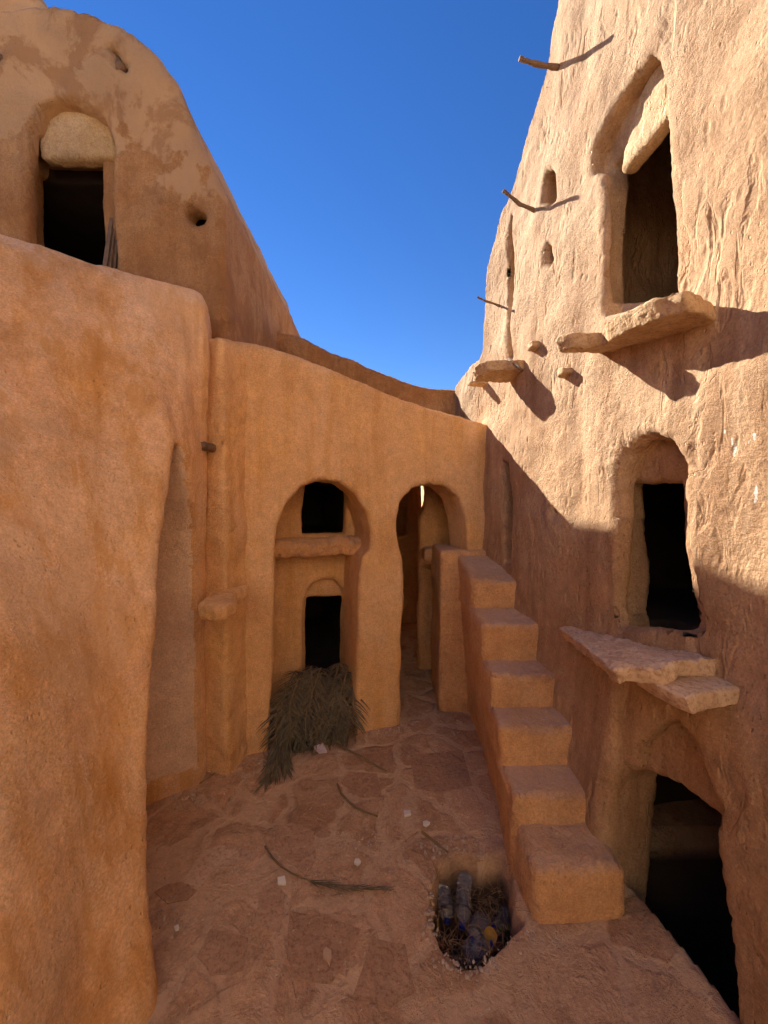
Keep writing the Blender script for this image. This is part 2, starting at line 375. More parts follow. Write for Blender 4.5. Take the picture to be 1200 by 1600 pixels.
# earth banked against the foot of the right wall and stair
dw = (1.94 - 0.158*Y) - X
Z += 0.10*np.exp(-np.maximum(dw, 0)/0.16) * np.exp(-((Y-1.9)/0.9)**2)
wob = 0.018*np.sin(23*X+11*Y)+0.012*np.sin(41*Y-17*X)
pin = inside(PIT, X+wob*0.6, Y+wob*0.6)
Zp = np.where(pin, -0.42 + 0.05*np.sin(19*X)*np.cos(23*Y), Z)
for _ in range(3):
    Zs = Zp.copy(); Zs[1:-1,1:-1] = (Zp[1:-1,1:-1]*2 + Zp[:-2,1:-1]+Zp[2:,1:-1]+Zp[1:-1,:-2]+Zp[1:-1,2:])/6; Zp = Zs
Z = Zp
low = (X > 1.94 - 0.158*Y + 0.05) & (X < 4) & (Y > 0.8) & (Y < 2.9)
Z = np.where(low, -0.7, Z)
ny, nx = X.shape
verts = np.stack([X, Y, Z], -1).reshape(-1, 3)
idx = np.arange(ny*nx).reshape(ny, nx)
faces = np.stack([idx[:-1,:-1], idx[:-1,1:], idx[1:,1:], idx[1:,:-1]], -1).reshape(-1, 4)
me = bpy.data.meshes.new('ground'); me.vertices.add(len(verts)); me.vertices.foreach_set('co', verts.ravel())
me.loops.add(faces.size); me.loops.foreach_set('vertex_index', faces.ravel().astype(np.int32))
me.polygons.add(len(faces)); me.polygons.foreach_set('loop_start', (np.arange(len(faces))*4).astype(np.int32))
me.update(); me.validate()
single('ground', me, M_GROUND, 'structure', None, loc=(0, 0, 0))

# ================================================================== LEFT FOREGROUND BLOCK
TOPZ = 4.42
def PXYZ(px, Y, z): return Vector(((px-600)/600.0*(Y*cp + (CAM.z-z)*sp), Y, z))
#        z     L0 Y   crease px,Y    edge px,Y     far jamb px,Y   corner px,Y
LV = [(-0.30, 1.10, 108, 1.50, 236, 1.80, 312, 3.42, 318, 3.50),
      (-0.10, 1.12, 110, 1.52, 233, 1.82, 311, 3.42, 317, 3.50),
      (0.50, 1.28, 122, 1.70, 223, 2.00, 306, 3.42, 316, 3.52),
      (1.20, 1.48, 134, 1.95, 225, 2.25, 303, 3.40, 314, 3.52),
      (1.90, 1.72, 142, 2.20, 237, 2.50, 301, 3.35, 315, 3.50),
      (2.40, 1.92, 148, 2.36, 246, 2.65, 298, 3.28, 316, 3.48),
      (2.85, 2.10, 150, 2.50, 255, 2.76, 289, 3.08, 318, 3.46),
      (2.95, 2.14, 150, 2.53, 260, 2.80, 287, 3.03, 318, 3.45),
      (3.02, 2.17, 150, 2.56, 266, 2.84, 280, 2.98, 319, 3.45),
      (3.60, 2.40, 150, 2.74, 240, 2.98, 285, 3.20, 321, 3.43),
      (4.28, 2.62, 149, 2.98, 226, 3.16, 280, 3.30, 319, 3.40),
      (4.40, 2.70, 149, 3.05, 226, 3.22, 280, 3.34, 310, 3.44)]
secs = []
for (z, Y0_, cx, cY, ex, eY, jx, jY, kx, kY) in LV:
    l0 = PXYZ(0, Y0_, z); f = (z+.3)/4.7
    secs.append([Vector((-1.6-1.2*f, -3, z)), Vector((-1.55-1.35*f, .45+.5*f, z)), l0, PXYZ(cx*.45, Y0_*.6+cY*.4, z), PXYZ(cx, cY, z), PXYZ(ex, eY, z), PXYZ(jx, jY, z), PXYZ(kx, kY, z),
                 Vector((-1.95, 4.3, z)), Vector((-6, 4.3, z)), Vector((-6, -3, z))])
fwd = Vector((1.0, -0.35, 0)); back = Vector((-1.0, 0.0, 0))
slot = []
for (z, Y0_, cx, cY, ex, eY, jx, jY, kx, kY) in LV[:9]:
    pa = PXYZ(ex, eY, z); pb = PXYZ(jx, jY, z); dn = .2 if z < -.2 else 0
    w_ = (pb-pa); pa = pa + w_.normalized()*min(.05, w_.length*.3)
    slot.append([p - Vector((0, 0, dn)) for p in (pa + fwd*0.6, pb + fwd*0.6, pb, pb + back*0.8 - (pb-pa)*.32, pa + back*0.8, pa)])
slot_cut = loft(slot)
block = thing('buttress_wall', 'tall streaked ochre mud wall on the left with one narrow pointed niche', 'wall', (-2.6, 2.0, 0))
bm_ = adobe([loft(secs)], [slot_cut], 0.024, 5, ((0.8, 0.06), (0.2, 0.016)))
part('wall', bm_, M_LEFT, block)
bl_ = block.children[0].data; bl_.materials.append(M_NICHE)
_n = len(bl_.polygons); _c = np.empty(_n*3, np.float32); bl_.polygons.foreach_get('center', _c); _c = _c.reshape(-1, 3) + np.array(block.location)
_AB = [(r[0], PXYZ(r[4], r[5], r[0]), PXYZ(r[6], r[7], r[0])) for r in LV[:9]]
_z = [r[0] for r in _AB]
ax, ay, bx_, by_ = (np.interp(_c[:,2], _z, v) for v in ([r[1].x for r in _AB], [r[1].y for r in _AB], [r[2].x for r in _AB], [r[2].y for r in _AB]))
_d = ((bx_-ax)*(_c[:,1]-ay) - (by_-ay)*(_c[:,0]-ax))/np.hypot(bx_-ax, by_-ay)
_edge = 0.17 + 0.03*np.sin(_c[:,0]*9)
bl_.polygons.foreach_set('material_index', ((_d > .012) & (_c[:,1] > ay+.05) & (_c[:,1] < by_+.08) & (_c[:,2] > _edge) & (_c[:,2] < 3.02)).astype(np.int32)); bl_.update()

# ================================================================== LEFT VAULTED TOWER
Y0 = 4.0
outline = [(345,300),(318,245),(303,210),(288,168),(270,130),(247,98),(220,70),(188,47),(150,30),(105,20),(60,16),(10,20)]
front = [PY(x, y, Y0) for x, y in outline]
xm = front[-2].x
left = [Vector((2*xm - p.x, Y0, p.z)) for p in reversed(front[:-1])][1:]
poly = [Vector((front[0].x + .02, Y0, 3.0))] + front + left + [Vector((left[-1].x, Y0, 3.0))]
tower = thing('vaulted_granary', 'brown round-topped granary with a peeling arched doorway above the left wall', 'granary', (-3.5, 5.4, 0))
body = prism(poly, (0, 0, 0), (0, 4.0, 0))
low_ = box(-6.0, -1.72, 3.98, 8.0, -.3, 3.3)
def cutY(pxs, y_ref, y0, y1):
    return prism([PY(x, y, y_ref) for x, y in pxs], (0, y0 - y_ref, 0), (0, y1 - y_ref, 0))
niche = cutY([(40,470),(42,260),(48,200),(58,168),(78,153),(110,151),(140,160),(165,180),(178,205),(184,240),(187,470)], Y0, Y0-.4, Y0+.2)
door = cutY([(68,470),(66,245),(110,250),(183,252),(186,470)], Y0+.38, Y0+.1, Y0+.5)
room = box(-5.0, -2.2, Y0+.38, Y0+3.6, 3.4, 6.2)
hole = cutY([(290,325),(300,319),(318,323),(328,338),(323,352),(308,357),(296,350),(289,338)], Y0, Y0-.3, Y0+.7)
peg_hole = cutY([(166,74),(172,68),(184,72),(207,108),(205,120),(196,123),(178,100)], Y0, Y0-.3, Y0+.22)
part('wall', adobe([body, low_], [niche, door, room, hole, peg_hole], 0.028, 4, ((0.7, 0.07), (0.2, 0.02))), M_TOWER, tower)
darken_rooms(tower.children[0].data, lambda c: (c[:,1] > .44-1.4+Y0-4.0) & (c[:,1] < 2.5) & (c[:,0] > -1.6) & (c[:,0] < 1.5) & (c[:,2] > 3.3) & (c[:,2] < 6.3) | ((c[:,0] > 1.35) & (c[:,0] < 1.66) & (c[:,2] > 5.2) & (c[:,2] < 5.95) & (c[:,1] > -1.24) & (c[:,1] < -.6)))
tymp = prism([PY(x, y, Y0+.15) for x, y in [(68,246),(66,205),(76,178),(100,164),(135,166),(160,182),(174,205),(182,246)]], (0, 0, 0), (0, .09, 0))
M_TYMP = plaster('peeling_plaster', (0.48, 0.28, 0.115), (0.54, 0.35, 0.17), (0.68, 0.52, 0.34), (0.36, 0.17, 0.06), 0.3, 1.2, 1.0, 0.6)
part('tympanum', adobe([tymp], [], 0.012, 1, ((0.2, 0.02),(0.05,0.006))), M_TYMP, tower, 'cream peeling plaster panel above the dark doorway')

def tube(pts, radii, seg=8, flat=1.0):
    """tapered round bar through world points, end-capped"""
    V = []; F = []; n = len(pts); pts = [Vector(p) for p in pts]
    for i, p in enumerate(pts):
        t = (pts[min(i+1, n-1)] - pts[max(i-1, 0)]).normalized()
        a = t.cross(Vector((0.13, 0.2, 1))).normalized(); b = t.cross(a)
        for k in range(seg):
            w = 2*math.pi*k/seg; V.append(p + (a*math.cos(w) + b*math.sin(w)*flat)*radii[i])
    for i in range(n-1):
        for k in range(seg):
            F.append((i*seg+k, i*seg+(k+1) % seg, (i+1)*seg+(k+1) % seg, (i+1)*seg+k))
    F.append(tuple(range(seg))); F.append(tuple((n-1)*seg+k for k in range(seg)))
    me = bpy.data.meshes.new('t'); me.from_pydata([tuple(v) for v in V], [], F); me.update(); return me
def stick(pts, r, jit=0.004, seg=8):
    P = [Vector(p) for p in pts]; out = []
    for i in range(len(P)-1):
        for k in range(4): out.append(P[i].lerp(P[i+1], k/4))
    out.append(P[-1])
    out = [p + Vector((random.uniform(-jit, jit), random.uniform(-jit, jit), random.uniform(-jit, jit))) for p in out]
    rr = [r*(1.0 + 0.12*math.sin(i*1.7) - 0.25*i/len(out)) for i in range(len(out))]
    return tube(out, rr, seg)
# peg stubs
p_in = PY(178, 82, Y0+.20); p_out = PY(190, 108, Y0-.03)
part('wooden_peg', stick([p_in + Vector((0, .3, .1)), p_in, p_out], 0.055), M_WOOD, tower)
p_out = PY(-3, 88, Y0-.05)
part('wooden_peg', stick([p_out + Vector((-.12, .5, .2)), p_out], 0.045), M_WOOD, tower)
# planks leaning in the doorway
for k, (x0, x1) in enumerate(((164, 181), (171, 184), (178, 186))):
    a = PY(x0, 420, Y0+.06+.03*k); b = PY(x1, 300 + 14*k, Y0+.24)
    w = Vector((0.022, 0, 0)); t = Vector((0, .012, 0))
    pl = loft([[a-w-t, a+w-t, a+w+t, a-w+t], [b-w*.8-t, b+w*.8-t, b+w*.8+t, b-w*.8+t]])
    single('wooden_plank', pl, M_WOOD, 'weathered grey plank leaning inside the upper left doorway', 'plank', group='planks leaning in the left doorway', smooth=False)

# taller vault far behind at the upper left
fb = thing('rear_granary', 'dim corner of a taller mud vault showing behind the left tower', 'granary', (-6.0, 8.0, 0))
pp = [PY(x, y, 7.2) for x, y in [(72,30),(70,12),(62,0),(40,-30),(0,-60),(-120,-90),(-260,-60)]]
poly = [Vector((pp[0].x, 7.2, 0))] + pp + [Vector((pp[-1].x, 7.2, 0))]
part('wall', adobe([prism(poly, (0,0,0), (0,2,0))], [], 0.05, 3, ((0.6, 0.12), (0.2, 0.03))), M_TOWER, fb)

# ================================================================== CENTRAL ARCADE WALL
CN = Vector((-0.295, 0.955, -0.03)).normalized(); C0 = Vector((0.16, 4.32, 0)); CIN = Vector((-0.295, 0.955, 0)).normalized()
CU = Vector((0.955, 0.295, 0)).normalized()
def PC(px, py, d=0.0): return PP(px, py, C0 + CIN*d, CN)
def CW(u, z, d=0.0): return C0 + CU*u + CIN*(d + 0.03*z) + Vector((0, 0, z))
def u_of(px, d=0.0):
    q = PC(px, 800, d); return (q - C0).dot(CU)
tops = [PC(x, y) for x, y in [(338,530),(380,537),(440,551),(480,566),(520,581),(560,598),(600,616),(650,634),(700,649),(760,664),(800,670)]]
uR = (tops[-1]-C0).dot(CU) + 0.3
poly = [CW(u_of(338), -.3)] + tops + [CW(uR, tops[-1].z), CW(uR, -.3)]
wall_s = prism(poly, CIN*0.0, CIN*0.5)
uL = u_of(338) - .15; uM = u_of(612)
mass = loft([[CW(uL-.75, z, .6), CW(uL, z, .3), CW(uM, z, .3), CW(uM, z, 4.4), CW(uL-.75, z, 4.4)] for z in (-.3, 2.98)])
roof = prism([CW(uL, 2.9, .3), CW(uR+.2, 2.9, .3), Vector((2.4, 8.15, 2.9)), Vector((-1.5, 8.15, 2.9))], (0,0,0), (0,0,.22))
def cutC(pxs, d_ref, d0, d1):
    return prism([PC(x, y, d_ref) for x, y in pxs], CIN*(d0-d_ref), CIN*(d1-d_ref))
archL = cutC([(414,1215),(418,1165),(421,1080),(425,980),(426,900),(427,860),(431,820),(444,786),(468,758),(500,746),(530,750),(555,768),(573,800),(581,838),(579,860),(567,872),(563,900),(561,1000),(558,1080),(557,1215)], 0, -.4, .8)
win = cutC([(470,837),(469,800),(474,752),(490,748),(532,750),(543,768),(543,800),(542,836)], .8, .5, 1.35)
dnich = cutC([(471,1110),(472,945),(478,922),(490,908),(508,902),(525,904),(536,918),(540,935),(538,1110)], .8, .5, .92)
ddoor = cutC([(474,1110),(476,931),(536,929),(533,1110)], .92, .7, 1.4)
rm1 = loft([[CW(uL-.5, z, 1.0), CW(uM-.2, z, 1.0), CW(uM-.2, z, 4.2), CW(uL-.5, z, 4.2)] for z in (0.05, 1.85)])
rm2 = loft([[CW(uL-.5, z, 1.0), CW(uM-.2, z, 1.0), CW(uM-.2, z, 4.2), CW(uL-.5, z, 4.2)] for z in (2.02, 2.8)])
archR = cutC([(618,1215),(621,1150),(624,1060),(627,960),(628,900),(624,862),(619,842),(618,815),(625,782),(643,760),(668,752),(698,757),(718,776),(730,812),(733,850),(735,900),(745,1215)], 0, -.4, .7)
arcade = thing('arcade_wall', 'smooth ochre wall with two round arches closing the courtyard', 'wall', tuple(CW(-.3, 0)))
part('wall', adobe([wall_s, mass, roof], [archL, win, dnich, ddoor, rm1, rm2, archR], 0.022, 4, ((0.7, 0.035), (0.18, 0.014))), M_ORANGE, arcade)
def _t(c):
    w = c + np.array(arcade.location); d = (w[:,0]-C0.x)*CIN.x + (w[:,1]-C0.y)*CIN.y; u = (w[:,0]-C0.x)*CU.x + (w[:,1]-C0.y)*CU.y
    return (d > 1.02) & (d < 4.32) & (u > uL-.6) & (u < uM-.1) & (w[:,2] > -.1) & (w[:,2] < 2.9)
darken_rooms(arcade.children[0].data, _t)
# shelf across the recess
ua, ub = u_of(424), u_of(584)
shelf = loft([[CW(u, 1.94, .42), CW(u, 1.96, .95), CW(u, 2.07, .95), CW(u, 2.09, .46), CW(u, 2.04, .40)] for u in np.linspace(ua, ub, 4)])
part('ledge', adobe([shelf], [], 0.012, 1, ((0.16, 0.08), (0.06, 0.03), (0.025, 0.010))), M_STAIR, arcade, 'rough crumbling ledge across the left arch')
# rough corner strip with its little shelf
pq = [PY(300, 1300, 3.72), PY(352, 1300, 3.62)]
strip = prism([Vector((-1.80, 3.60, -.3)), Vector((-1.46, 3.52, -.3)), Vector((-1.35, 4.3, -.3)), Vector((-2.0, 4.3, -.3))], (0,0,0), (-.02,.03,4.35))
corner = thing('corner_pier', 'rough narrow pier in the corner left of the arches with a small stone shelf', 'pier', (-1.62, 3.75, 0))
part('wall', adobe([strip], [], 0.018, 3, ((0.35, 0.06), (0.07, 0.020))), M_ORANGE, corner)
sh = [PZ(x, y, 1.72) for x, y in [(313,955),(340,962),(366,950),(362,938)]]
sp_poly = sh + [sh[-1] + Vector((.02, .35, 0)), sh[0] + Vector((-.02, .35, 0))]
part('stone_shelf', adobe([prism(sp_poly, (0,0,-.035), (0,0,.05))], [], 0.012, 1, ((0.06, 0.035), (0.025, 0.01))), M_ORANGE, corner)
kp = PY(319, 697, 3.40)
part('wooden_peg', stick([kp + Vector((.0, .3, 0)), kp + Vector((0, 0, 0)), kp + Vector((.015, -.07, -.01))], 0.045), M_WOOD, corner, 'dark stub of a sawn peg')

# parapet behind
pts = [PY(x, y, 5.95) for x, y in [(425,512),(440,521),(470,530),(500,545),(550,566),(600,588),(640,602),(680,609),(715,611),(740,613)]]
poly = [Vector((pts[0].x, 5.95, 2.95))] + pts + [Vector((pts[-1].x, 5.95, 2.95))]
par = thing('parapet_wall', 'dark shaded parapet rising behind the arched wall against the sky', 'wall', (0, 6.1, 0))
part('wall', adobe([prism(poly, (0,0,0), (0,.3,0))], [], 0.03, 3, ((0.5, 0.06), (0.1, 0.02))), M_TOWER, par)
# passage behind the right arch
pas = thing('passage_wall', 'dark mud wall beside the passage seen through the right arch', 'wall', (1.0, 6.5, 0))
xp = PY(656, 900, 5.75).x; xp2 = PY(667, 770, 5.75).x
pw = prism([Vector((xp, 5.75, -.3)), Vector((xp, 5.75, 2.30)), Vector((xp2, 5.75, 2.50)), Vector((xp2, 5.75, 3.3)), Vector((2.3, 5.75, 3.3)), Vector((2.3, 5.75, -.3))], (0,0,0), (0,.26,0))
led = box(.60, 1.3, 5.42, 5.9, 1.70, 1.86)
part('wall', adobe([pw, led], [], 0.03, 3, ((0.5, 0.05), (0.1, 0.02))), M_STAIR, pas)
far = thing('far_house_wall', 'small orange lit wall with a dark window seen deep through the right arch', 'wall', (.2, 8.6, 0))
xe = PY(656.5, 800, 8.0).x
wz = PY(640, 800, 8.0)
fw_ = box(-1.2, xe, 8.0, 8.6, -.3, 4.6)
fwin = prism([PY(x, y, 8.0) for x, y in [(612,842),(613,790),(636,793),(637,838)]], (0,-.3,0), (0,.5,0))
part('wall', adobe([fw_], [fwin], 0.035, 3, ((0.5, 0.05), (0.1, 0.02))), M_ORANGE, far)
pl_ = box(-.45, .05, 6.4, 8.1, -.3, 4.4)
part('side_wall', adobe([pl_], [], 0.05, 3, ((0.5, 0.05),)), M_ORANGE, far)

sb = thing('passage_light_block', 'added mud block keeping daylight out of the passage behind the right arch', 'light blocker', (1.7, 7, 0))  # unseen block added to keep daylight out of the passage
part('wall', adobe([box(1.0, 2.6, 6.02, 10, -.3, 4.0)], [], 0.05, 3, ((0.5, 0.05),)), M_STAIR, sb)
rw = thing('rear_reflector', 'added pale house front closing the courtyard behind the viewer', 'reflector', (0, -4, 0))  # unseen wall added to bounce sunlight onto the shaded walls
part('wall', adobe([box(-7, 7, -5.2, -3.9, -.3, 6.2)], [prism([(-.6,-4.2,.2),(.5,-4.2,.2),(.5,-4.2,1.4),(0,-4.2,1.8),(-.6,-4.2,1.4)],(0,-.3,0),(0,.5,0)), prism([(-2.6,-4.2,2.9),(-1.7,-4.2,2.9),(-1.7,-4.2,4.0),(-2.1,-4.2,4.3),(-2.6,-4.2,4.0)],(0,-.3,0),(0,.5,0))], 0.06, 3, ((0.8, 0.1),(0.25,0.04))), simple('pale_bounce_plaster', (0.84, 0.72, 0.52), (0.78, 0.64, 0.44), 1.5, 0.9), rw)
# ================================================================== RIGHT BUILDING
sil = [(712,609),(722,592),(736,575),(750,562),(755,545),(757,505),(765,430),(773,388),(786,330),(802,285),(819,215),(836,160),(850,110),(862,50),(870,0)]
pts = [PR(x, y) for x, y in sil]
poly = [RW(6.3, -.4), RW(6.3, 4.05), RW(5.9, 4.2)] + pts + [RW(3.15, 7.5), RW(2.7, 7.95), RW(2.0, 8.2), RW(-1, 8.2), RW(-4, 8.2), RW(-4, -.4)]
def cutR(pxs, d_ref, d0, d1):
    return prism([PR(x, y, d_ref) for x, y in pxs], RIN*(d0-d_ref), RIN*(d1-d_ref))
def roomR(Ya, Yb, za, zb, d0, d1):
    return loft([[RW(Ya, z, d0), RW(Yb, z, d0), RW(Yb, z, d1), RW(Ya, z, d1)] for z in (za, zb)])
RB = prism(poly, (0,0,0), RIN*5.2)
apron = loft([[Vector((1.44, 2.46, -.3)), Vector((1.46, 4.8, -.3)), Vector((2.2, 4.8, -.3)), Vector((2.2, 2.35, -.3))],
              [Vector((1.50, 2.46, 1.35)), Vector((1.46, 4.8, 1.35)), Vector((2.2, 4.8, 1.35)), Vector((2.2, 2.42, 1.35))],
              [Vector((1.62, 2.42, 1.75)), Vector((1.48, 4.8, 1.5)), Vector((2.2, 4.8, 1.5)), Vector((2.2, 2.42, 1.75))]])
nU = cutR([(945,498),(945,272),(926,274),(927,238),(945,195),(970,150),(1000,108),(1022,82),(1036,88),(1044,120),(1052,180),(1060,250),(1066,320),(1072,440),(1072,462)], 0, -.3, .14)
oU = cutR([(978,482),(980,264),(1015,222),(1052,178),(1082,200),(1086,470)], .26, .05, .45)
rU = roomR(.4, 3.3, 3.6, 6.0, .26, 4.4)
nM = cutR([(966,982),(960,940),(962,900),(964,780),(966,738),(976,704),(1000,680),(1028,671),(1056,684),(1074,712),(1081,740),(1077,762),(1083,830),(1092,925),(1090,985)], 0, -.3, .18)
oM = cutR([(1011,990),(1009,900),(1003,840),(1004,750),(1040,749),(1100,744),(1115,990)], .30, .1, .5)
rM = roomR(.0, 3.4, 1.75, 3.2, .30, 4.6)
nD = cutR([(1000,1450),(985,1300),(985,1200),(998,1150),(1030,1118),(1062,1120),(1095,1155),(1120,1210),(1144,1262),(1140,1330),(1148,1400),(1163,1540),(1165,1640),(1040,1640)], 0, -.5, .10)
oD = cutR([(1006,1470),(1004,1388),(1010,1290),(1020,1205),(1034,1180),(1100,1215),(1190,1275),(1200,1330),(1220,1560),(1220,1660),(1060,1660)], .26, -.1, .6)
rD = roomR(.0, 3.0, -.75, 1.35, .24, 4.6)
cuts = [nU, oU, rU, nM, oM, rM, nD, oD, rD,
        cutR([(847,322),(850,280),(858,262),(868,258),(872,270),(872,315),(860,328)], 0, -.2, .28),
        cutR([(853,418),(854,392),(862,376),(869,380),(869,412),(861,423)], 0, -.2, .2),
        cutR([(796,560),(794,460),(795,380),(799,335),(803,338),(803,400),(805,480),(806,550),(803,562)], 0, -.2, .16),
        cutR([(868,808),(868,798),(874,794),(878,800),(877,810),(872,813)], 0, -.2, .2),
        cutR([(787,880),(786,718),(800,722),(803,760),(804,820),(800,862),(798,882)], 0, -.2, .3)]
rb = thing('granary_tower', 'tall sunlit mud granary tower with three stacked doorways on the right', 'granary', (3.0, 2.0, 0))
part('wall', adobe([RB, apron], cuts, 0.02, 3, ((1.1, 0.14), (0.4, 0.03), (0.12, 0.008))), M_RIGHT, rb)
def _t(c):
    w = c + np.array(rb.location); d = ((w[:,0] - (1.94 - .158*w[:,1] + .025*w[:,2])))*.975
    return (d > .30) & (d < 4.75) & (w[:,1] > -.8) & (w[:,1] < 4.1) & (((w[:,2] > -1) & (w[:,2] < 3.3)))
darken_rooms(rb.children[0].data, _t)

ty = cutR([(978,266),(984,215),(1006,150),(1034,98),(1052,110),(1066,172),(1046,182),(1015,221)], .11, .105, .17)
part('tympanum', adobe([ty], [], 0.010, 1, ((0.2, 0.015), (0.05, 0.005))), M_TYMP, rb, 'pale plaster panel filling the arch over the topmost doorway')
def slab(topx, zt, zb, voxel=0.012, lump=((0.12, 0.03), (0.04, 0.010)), inner=None, smooth=1):
    """stone slab: outline given by where its top shows, run back into the wall"""
    tp_ = [PZ(x, y, z) for (x, y, z) in topx]
    ins = [tp_[-1] + RIN*.45, tp_[0] + RIN*.45]
    P = tp_ + ins
    th = [Vector((0, 0, -(zt-zb))) for _ in P]
    for k in range(len(tp_)): th[k] = Vector((0, 0, -(zt-zb)))
    return adobe([loft([[p for p in P], [p + t + (RIN*.04 if k < len(tp_) else Vector()) for k, (p, t) in enumerate(zip(P, th))]])], [], voxel, smooth, lump)
# slab below the top doorway
me = slab([(866,528,3.74),(884,520,3.73),(936,517,3.71),(948,503,3.70),(985,482,3.67),(1022,466,3.65),(1066,452,3.63),(1098,460,3.62),(1118,480,3.60)], 3.70, 3.60)
part('stone_slab', me, M_SLAB, rb, 'long broken stone slab under the topmost doorway')
# slabs below the middle doorway
me = slab([(871,979,1.58),(905,1003,1.66),(935,1028,1.72),(958,1047,1.74),(985,1043,1.76),(1030,1046,1.78),(1052,1034,1.79)], 1.75, 1.665, lump=((0.12, 0.03), (0.05, 0.022), (0.025, 0.008)))
part('stone_slab', me, M_SLABPINK, rb, 'plaster-covered slab below the middle doorway')
me = slab([(984,1046,1.70),(1020,1066,1.70),(1071,1090,1.70),(1100,1082,1.70),(1132,1076,1.70)], 1.70, 1.61, smooth=1, lump=((0.12, 0.015), (0.04, 0.012)))
part('stone_slab', me, M_SLABPINK, rb, 'thick squared slab end jutting out above the lowest doorway')
def lump_at(px, py, w, h, dep, name='corbel_stone', rot=0.3, label=None, mat=None):
    c = PR(px, py, 0); al = Vector((-0.156, 0.988, 0))
    q = [c + al*(-w) + Vector((0,0,-h*.6)), c + al*w*.8 + Vector((0,0,-h)), c + al*w + Vector((0,0,h*.5)), c + al*w*.2 + Vector((0,0,h)), c - al*w*.8 + Vector((0,0,h*.7))]
    me = loft([[p + RIN*.15 for p in q], [c + (p-c)*.75 - RIN*dep for p in q]])
    part(name, adobe([me], [], 0.01, 1, ((0.06, 0.02),)), mat or M_SLAB, rb, label)
lump_at(846, 541, .07, .055, .12)
lump_at(893, 582, .06, .05, .10)
lump_at(756, 600, .07, .035, .20)
# small far slab
me = slab([(738,581,3.95),(742,572,3.98),(758,563,4.0),(790,561,4.0),(808,560,3.98)], 4.0, 3.90, lump=((0.12, 0.03), (0.03, 0.012)))
part('stone_slab', me, M_SLAB, rb, 'small layered slab jutting near the far end of the wall')
# pegs
def peg(px0, py0, d_tip_px, d_tip_py, r=0.022, bend=0.03):
    b0 = PR(px0, py0); n = Vector((-RIN.x, -RIN.y, 0)); dr = ray(d_tip_px, d_tip_py)
    # point on the outward normal line whose image column is the tip's
    L = (b0.x - dr.x/dr.y*b0.y) / (RIN.x - dr.x/dr.y*RIN.y)
    tip = b0 - RIN*L; tip.z = CAM.z + dr.z/dr.y*tip.y
    mid = b0.lerp(tip, .5) + Vector((0, 0, bend))
    part('wooden_peg', stick([b0 + RIN*.25, b0, mid, tip], r), M_WOOD, rb)
peg(871, 106, 812, 92, .024, -.012)
peg(838, 330, 786, 297, .020, -.03)
peg(782, 478, 746, 464, .014, -.01)
b0 = PR(800, 565); part('wooden_peg', stick([b0 + RIN*.2, b0 - RIN*.05, PR(815, 562) - RIN*.14, PR(833, 580) - RIN*.12], .018), M_WOOD, rb, 'bent stick lying by the far slab')
# debris on sill
# ================================================================== STAIRCASE
FY = [2.28, 2.61, 2.90, 3.17, 3.47, 3.92, 4.62]
TZ = [0.31, 0.52, 0.82, 1.10, 1.44, 1.74]
FX = lambda y: 0.95 if y < 2.3 else (0.90 + (y-2.6)*0.21 if y > 2.6 else 0.93) if y < 3.2 else min(1.08, 1.02 + (y-3.17)*.07)
st = thing('staircase', 'six-step mud staircase climbing beside the right wall to the arch', 'staircase', (1.2, 3.2, 0))
cols = []
for i in range(6):
    y0 = FY[i]; y1 = 5.1; xl = 0.915 + (0.035 if i == 0 else 0)
    yb = FY[i+1] if i < 5 else 4.62
    z0 = TZ[i]; z1 = TZ[i] + (0.015 if i < 5 else 0.20)
    xr = 1.75 if i else 1.47
    sec0 = [Vector((FX(y0), y0+.005, -.2)), Vector((xr, y0+.005, -.2)), Vector((xr, y0+.02, z0-.02)), Vector((xl, y0+.02, z0-.02))]
    sec1 = [Vector((FX(yb), yb+.1, -.2)), Vector((xr, yb+.1, -.2)), Vector((xr, yb+.1, z1-.02)), Vector((xl, yb+.1, z1-.02))]
    cols.append(loft([sec0, sec1]))
land = box(.70, 1.7, 4.62, 5.4, -.2, 1.95)
part('masonry', adobe(cols + [land], [], 0.018, 3, ((0.4, 0.02), (0.12, 0.010))), M_STAIR, st)
for i in range(6):
    y0 = FY[i]; yb = (FY[i+1] if i < 5 else 4.72) + .05
    z0 = TZ[i]; zp = TZ[i-1] - .06 if i else -.15
    xl = 0.918 + (0.030 if i == 0 else 0); xr = 1.75 if i else 1.45; zz = z0 + (0.015 if i < 5 else 0.19)
    sag = (-.012, .010, -.006, .012, -.010, .006)[i]; sk = (.012, -.014, .010, .016, -.012, .008)[i]
    sec0 = [Vector((xl + .008, y0+sk, zp)), Vector((xr, y0, zp)), Vector((xr, y0+.015, z0)), Vector(((xl+1.4)/2, y0+.03, z0-.016)), Vector((xl, y0+.015+sk, z0+sag))]
    sec1 = [Vector((xl + .008, yb, zp)), Vector((xr, yb, zp)), Vector((xr, yb, zz)), Vector(((xl+1.4)/2, yb, zz-.008)), Vector((xl, yb, zz))]
    part('step', adobe([loft([sec0, sec1])], [], 0.011, 1, ((0.3, 0.035), (0.10, 0.016), (0.03, 0.007))), M_STAIR, st)

